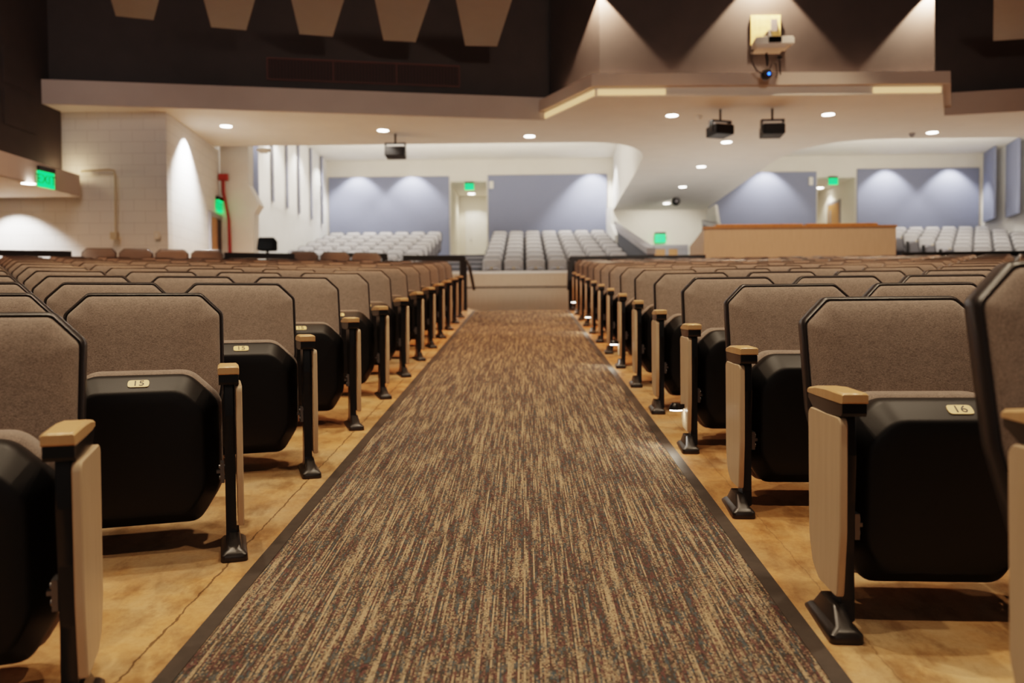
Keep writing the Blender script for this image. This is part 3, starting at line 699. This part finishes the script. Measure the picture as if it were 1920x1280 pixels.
# vent grille in the dark upper wall
def on_dark(px, py):   # upper-left dark wall plane
    A = Vector((-8.3, 13.9, 0)); B = Vector((.545, 15.60, 0)); d = (B-A).normalized(); n = Vector((-d.y, d.x, 0)); A += n*.2
    r = ray(px, py); t = (A-EYEV).dot(n)/r.dot(n); return EYEV+r*t, d, n
p0, d, n = on_dark(500, 108); p1, _, _ = on_dark(862, 165); pb_, _, _ = on_dark(500, 150)
w = (p1-p0).dot(d); h = p0.z - pb_.z
t = thing('air_grille', 'long dark red slatted air grille in the dark upper wall', 'vent', (p0.x, p0.y, pb_.z), math.atan2(d.y, d.x))
bm = bmesh.new(); box(bm, 0, w, -.03, -.002, 0, .02); box(bm, 0, w, -.03, -.002, h-.02, h)
for q in (0, .335, .665, 1): box(bm, q*(w-.02), q*(w-.02)+.02, -.03, -.002, .02, h-.02)
build('frame', bm, mat('grille_frame', (.16, .06, .045), .6), t)
build('backing', bbox(.02, w-.02, -.012, -.003, .02, h-.02), M_SLOT, t)
bm = bmesh.new()
for i in range(1, 60): box(bm, w*i/60-.006, w*i/60+.006, -.024, -.012, .02, h-.02)
build('slat_grating', bm, mat('grille_slat', (.09, .03, .022), .6), t)

# ceiling clouds
ZP = EYE+4.5
def cloud(q, lab):
    pts = [at_z(x, y, ZP) for x, y in q]
    bm = prism(bmesh.new(), pts, Vector((0, 0, .04))); tag(build('ceiling_cloud', bm, M_CLOUD), lab, 'ceiling panel', 'tapered panels hung under the ceiling')
for (xl, yl, xr, yr, tl, tr), w in zip(((217, 30, 288, 38, 208, 298), (396, 51, 462, 57, 382, 478), (562, 64, 624, 69, 546, 645), (719, 76, 779, 79, 703, 806), (872, 86, 932, 87, 855, 960)), ('first', 'second', 'third', 'fourth', 'fifth')):
    k = 2.1
    cloud([(xl, yl), (xr, yr), (xr+(tr-xr)*k, yr-yr*k), (xl+(tl-xl)*k, yl-yl*k)], f'tapered pale panel hung under the dark ceiling, {w} from the left')
cloud([(1862, 77), (1990, 68), (1990, -70), (1864, -70)], 'pale ceiling panel in the dark corner at the top right')

# projector with its board
Yw = 13.95+.12+.0
def dark_c(px, py):
    A = Vector((1.19, 13.95, 0)); B = Vector((6.87, 14.05, 0)); d = (B-A).normalized(); n = Vector((-d.y, d.x, 0)); A += n*.12
    r = ray(px, py); t = (A-EYEV).dot(n)/r.dot(n); return EYEV+r*t
a, b_ = dark_c(1407, 30), dark_c(1462, 85)
t = thing('mounting_board', 'yellowish unpainted board fixed to the dark wall behind the projector', 'board', (a.x, a.y-.03, b_.z))
build('board', bbox(0, b_.x-a.x, 0, .025, 0, a.z-b_.z), M_YEL, t); build('outlet_box', bbox((b_.x-a.x)*.66, (b_.x-a.x)*.88, -.03, 0, (a.z-b_.z)*.45, (a.z-b_.z)*.85), M_GREYM, t)
pc = at_y(1447, 90, 13.45)
t = thing('projector', 'white projector hanging on the dark wall in front of the yellowish board', 'projector', pc)
w = .30
bm = prism(bmesh.new(), [Vector((-w, -.16, 0)), Vector((w, -.20, 0)), Vector((w*.9, .18, 0)), Vector((-w*.9, .18, 0))], Vector((0, 0, .13))); bmesh.ops.bevel(bm, geom=bm.edges[:], offset=.02, segments=2, affect='EDGES'); build('case', bm, M_WHITE, t)
build('lens', bbox(-.10, .10, -.20, -.165, .03, .12, bev=.008), M_SCREEN, t)
build('under_plate', bbox(-w*.9, w*.6, -.12, .2, -.03, -.001), M_CEIL, t)
build('wall_arm', tube(bmesh.new(), [(0, .05, .13), (0, .12, .30), (0, .55, .32)], .03), M_CHROME, t)
build('wire_loom', tube(bmesh.new(), [(.05, .1, .13), (-.02, .15, .24), (.09, .2, .22), (.02, .3, .30)], .014), M_GREYM, t)
build('power_cord', tube(bmesh.new(), [(-.28, .05, -.0), (-.30, .05, -.18), (-.22, .05, -.34), (-.10, .05, -.40)], .012), M_STEEL, t)
pc = at_y(1437, 140, 13.45)
t = thing('wall_camera', 'small black camera with a blue light below the projector', 'camera', pc)
build('camera_body', lathe(bmesh.new(), [(0, -.09), (.06, -.085), (.085, -.03), (.08, .05), (0, .07)], 14, 'Y'), M_BLK, t)
build('status_light', lathe(bmesh.new(), [(.0, -.10), (.018, -.098), (.018, -.08)], 10, 'Y', (.015, 0, -.01)), M_LED, t)
build('stem', tube(bmesh.new(), [(0, 0, .06), (.02, 0, .16), (0, 0, .34)], .018), M_STEEL, t)
build('signal_cable', tube(bmesh.new(), [(.05, .02, .05), (.10, .03, .20), (.16, .03, .18), (.18, .03, .02), (.18, .1, -.02)], .010), M_STEEL, t)
t = thing('hanging_bracket', 'thin dark bracket hanging below the right end of the projector', 'bracket', at_y(1463, 140, 13.45))
build('rod', tube(bmesh.new(), [(0, 0, 0), (-.015, 0, .27)], .014), M_STEEL, t); build('clamp', bbox(-.05, .02, -.02, .02, .24, .29), M_STEEL, t)

# left wall fittings
p0, p1 = onwall(418, 338, .05), onwall(430, 462, .05)
t = thing('fire_pipe', 'red fire pipe running down the left wall from a red box', 'pipe', (0, 0, 0))
Y4 = 17.93
build('pipe', tube(bmesh.new(), [at_y(418, 338, Y4), at_y(419, 360, Y4), at_y(429, 412, Y4), at_y(431, 470, Y4), at_y(431, 560, Y4)], .035), M_RED, t)
q = at_y(419, 333, Y4); build('alarm_box', bbox(q.x-.10, q.x+.10, Y4-.05, Y4+.04, q.z-.06, q.z+.08, bev=.01), M_RED, t)
WY = 14.56
a, b_ = at_y(215, 318, 14.4), at_y(215, 440, 14.4)
t = thing('wall_conduit', 'thin tan conduit bent along the white block wall', 'conduit')
build('pipe', tube(bmesh.new(), [at_y(152, 321, 14.42), at_y(205, 318, 14.44), at_y(214, 320, 14.44), at_y(216, 330, 14.44), at_y(217, 440, 14.44)], .018), M_TANPIPE, t)
q = at_y(216, 441, 14.44); build('junction_box', bbox(q.x-.06, q.x+.06, 14.37, 14.47, q.z-.07, q.z+.05, bev=.008), M_TANPIPE, t)
q = at_y(293, 439, 14.5); t = thing('wall_outlet', 'small cream outlet plate on the white block wall beside its corner', 'outlet', (q.x, 14.52, q.z-.08))
build('plate', bbox(-.05, .05, 0, .015, 0, .13, bev=.004), M_CREAM, t); build('socket', bbox(-.02, .02, -.006, 0, .03, .10), M_WHITE, t)
q = at_y(500, 470, 17.2); zfl = zfloor(q.x, 17.2)
t = thing('stage_monitor', 'black stage box on a stand in front of the white fins', 'speaker', (q.x, 17.2, zfl))
bm = prism(bmesh.new(), [Vector((-.17, -.15, q.z-zfl)), Vector((-.17, .2, q.z-zfl)), Vector((-.17, .2, q.z-zfl+.22)), Vector((-.17, -.02, q.z-zfl+.28))], Vector((.34, 0, 0))); bmesh.ops.bevel(bm, geom=bm.edges[:], offset=.02, segments=2, affect='EDGES'); build('cabinet', bm, mat('matte_black', (.0025, .0025, .0025), .8, spec=.05), t)
build('pole', tube(bmesh.new(), [(0, .05, 0), (0, .05, q.z-zfl)], .03), M_STEEL, t); build('base', lathe(bmesh.new(), [(.25, 0), (.25, .02), (.04, .05)], 18, 'Z', (0, .05, 0)), M_STEEL, t)

# ------------------------------------------------------------------ lighting
WARM = (1, .77, .54); NEUT = (1, .90, .78)
# scallop spots over the centre dark wall
for px, py, pw, Yl in ((1117, -32, 520, 13.93), (1437, -70, 720, 13.96), (1757, -32, 520, 14.02)):
    p = at_y(px, py, Yl); spot(p, (p.x, Yl+.12, p.z-3), pw, 87, .2, (1, .70, .48), .015)
# house lights above the seating
for x, y, pw in ((-5.5, 3, 420), (-2.2, 4.0, 520), (.2, 5.5, 520), (3.2, 4.0, 520), (-5.5, 9.5, 600), (-2.0, 10.5, 640), (2.0, 10.5, 640), (5.5, 10.0, 640), (-2.0, 1.2, 380), (2.4, 1.0, 380), (6.5, 5, 420)):
    spot((x, y, 7.9), (x, y+.4, 0), pw, 95, .6, (1, .50, .24) if y > 9 else WARM, .07)
def area(loc, target, power, sx, sy, col):
    ld = bpy.data.lights.new('area_fill', 'AREA'); ld.shape = 'RECTANGLE'; ld.size = sx; ld.size_y = sy; ld.energy = power; ld.color = col
    o = bpy.data.objects.new('area_fill', ld); C.objects.link(o); o.location = loc; o.rotation_euler = (Vector(target)-Vector(loc)).to_track_quat('-Z', 'Y').to_euler(); return o
area((.5, -7, 4.2), (.5, 8, 1.0), 60, 8, 2.5, (1, .84, .70))  # unseen front fill from the stage side
for x, y, sx, sy, pw in ((-2.5, 18.6, 7, 1.4, 38), (4.6, 20.5, 2.4, 6, 50), (10.5, 18.6, 7, 1.4, 34)):
    area((x, y, 1.2), (x, y+.01, 9), pw, sx, sy, (1, .93, .84))  # added upward fill, stands in for bounce onto the low ceiling
spot((4.7, 10.8, 7.9), (4.7, 14.5, 1.6), 420, 40, .6, (1, .74, .5), .16)  # extra spot added to lift the booth front
spot((1.5, 0, 4.4), (2.0, 14, 5.2), 700, 62, .7, (1, .86, .74), .2)  # unseen spot added from the stage side to brighten the fascias
# left ledge uplight
ld = bpy.data.lights.new('ledge_lamp', 'POINT'); ld.energy = 3; ld.color = (1, .72, .42); ld.shadow_soft_size = .04
o = bpy.data.objects.new('ledge_lamp', ld); C.objects.link(o); o.location = (-7.75, 14.28, EYE+2.52)
for x, y, sx, sy, pw in ((-2.0, 24.5, 8, 5, 270), (11.0, 24.0, 8, 5, 270)):
    area((x, y, 3.9), (x, y+.01, 9), pw, sx, sy, (1, .90, .78))  # unseen fill facing up, added to lighten the high ceiling
q = onwall(347, 300); spot((q.x-dn.x*.28, q.y-dn.y*.28, ZS-.05), (q.x-dn.x*.1, q.y-dn.y*.1, 1), 700, 100, .8, (1, .95, .9), .04)
spot((-8.9, 13.9, EYE+2.05), (-8.7, 14.5, 1.5), 150, 95, .5, (1, .95, .9), .04)
area((-6, 9, 5.5), (-7.2, 14.6, 3.4), 30, 2, 2, (1, .86, .80))  # added soft fill for the left block wall
for row in (3, 6, 9, 12):
    p = right_pos(row, 0); spot((p.x-.35, p.y+.13, p.z+.18), (p.x-.55, p.y+.05, p.z), 1.6, 120, .5, (1, .85, .65), .02)
spot((4.6, 26.6, ZS-.05), (4.6, 29.3, 2.4), 260, 100, .6, (1, .92, .8), .1)  # unseen spot put in to lighten the corridor end wall
# upper room: wall washers and general light
for px, Y in ((668, 28.9), (770, 28.9), (1112, 28.9), (1440, 28.9), (1668, 28.9), (1790, 28.9)):
    p = at_y(px, 318, Y); spot((p.x, Y-.25, ZH-.12), (p.x, Y+.30, 2.6), 210, 96, .5, (1, .96, .92), .05)
for x, y, pw in ((-4.5, 22, 230), (-4.5, 26, 230), (.8, 22.5, 200), (.8, 26, 200), (8.5, 23, 300), (13, 22.5, 230), (13, 26, 230)):
    spot((x, y, ZH-.06), (x, y, 0), pw, 120, .6, (1, .95, .88), .12)
for y in (20.5, 23, 25.5, 28):
    spot((-6.1, y, ZH-.1), (-6.9, y, 2.5), 120, 110, .6, (1, .96, .90), .06)  # added fill spots that keep the finned side wall bright
spot((2.0, 27.8, ZH-.1), (2.9, 28.4, 3), 160, 110, .5, (1, .96, .90), .06)
w = bpy.data.worlds.new('World'); sc.world = w; w.use_nodes = True
w.node_tree.nodes['Background'].inputs[0].default_value = (1, .86, .74, 1); w.node_tree.nodes['Background'].inputs[1].default_value = .05
sc.view_settings.view_transform = 'Filmic'; sc.view_settings.look = 'Medium High Contrast'; sc.view_settings.exposure = .4
sc.cycles.use_denoising = True; sc.cycles.max_bounces = 8; sc.cycles.diffuse_bounces = 4
sc.cycles.sample_clamp_indirect = 6
for p in (protoL0, protoL, protoR0, protoRL, protoRT, protoR, ups, upd):
    if p.name not in used:
        for ch in list(p.children_recursive): bpy.data.objects.remove(ch)
        bpy.data.objects.remove(p)
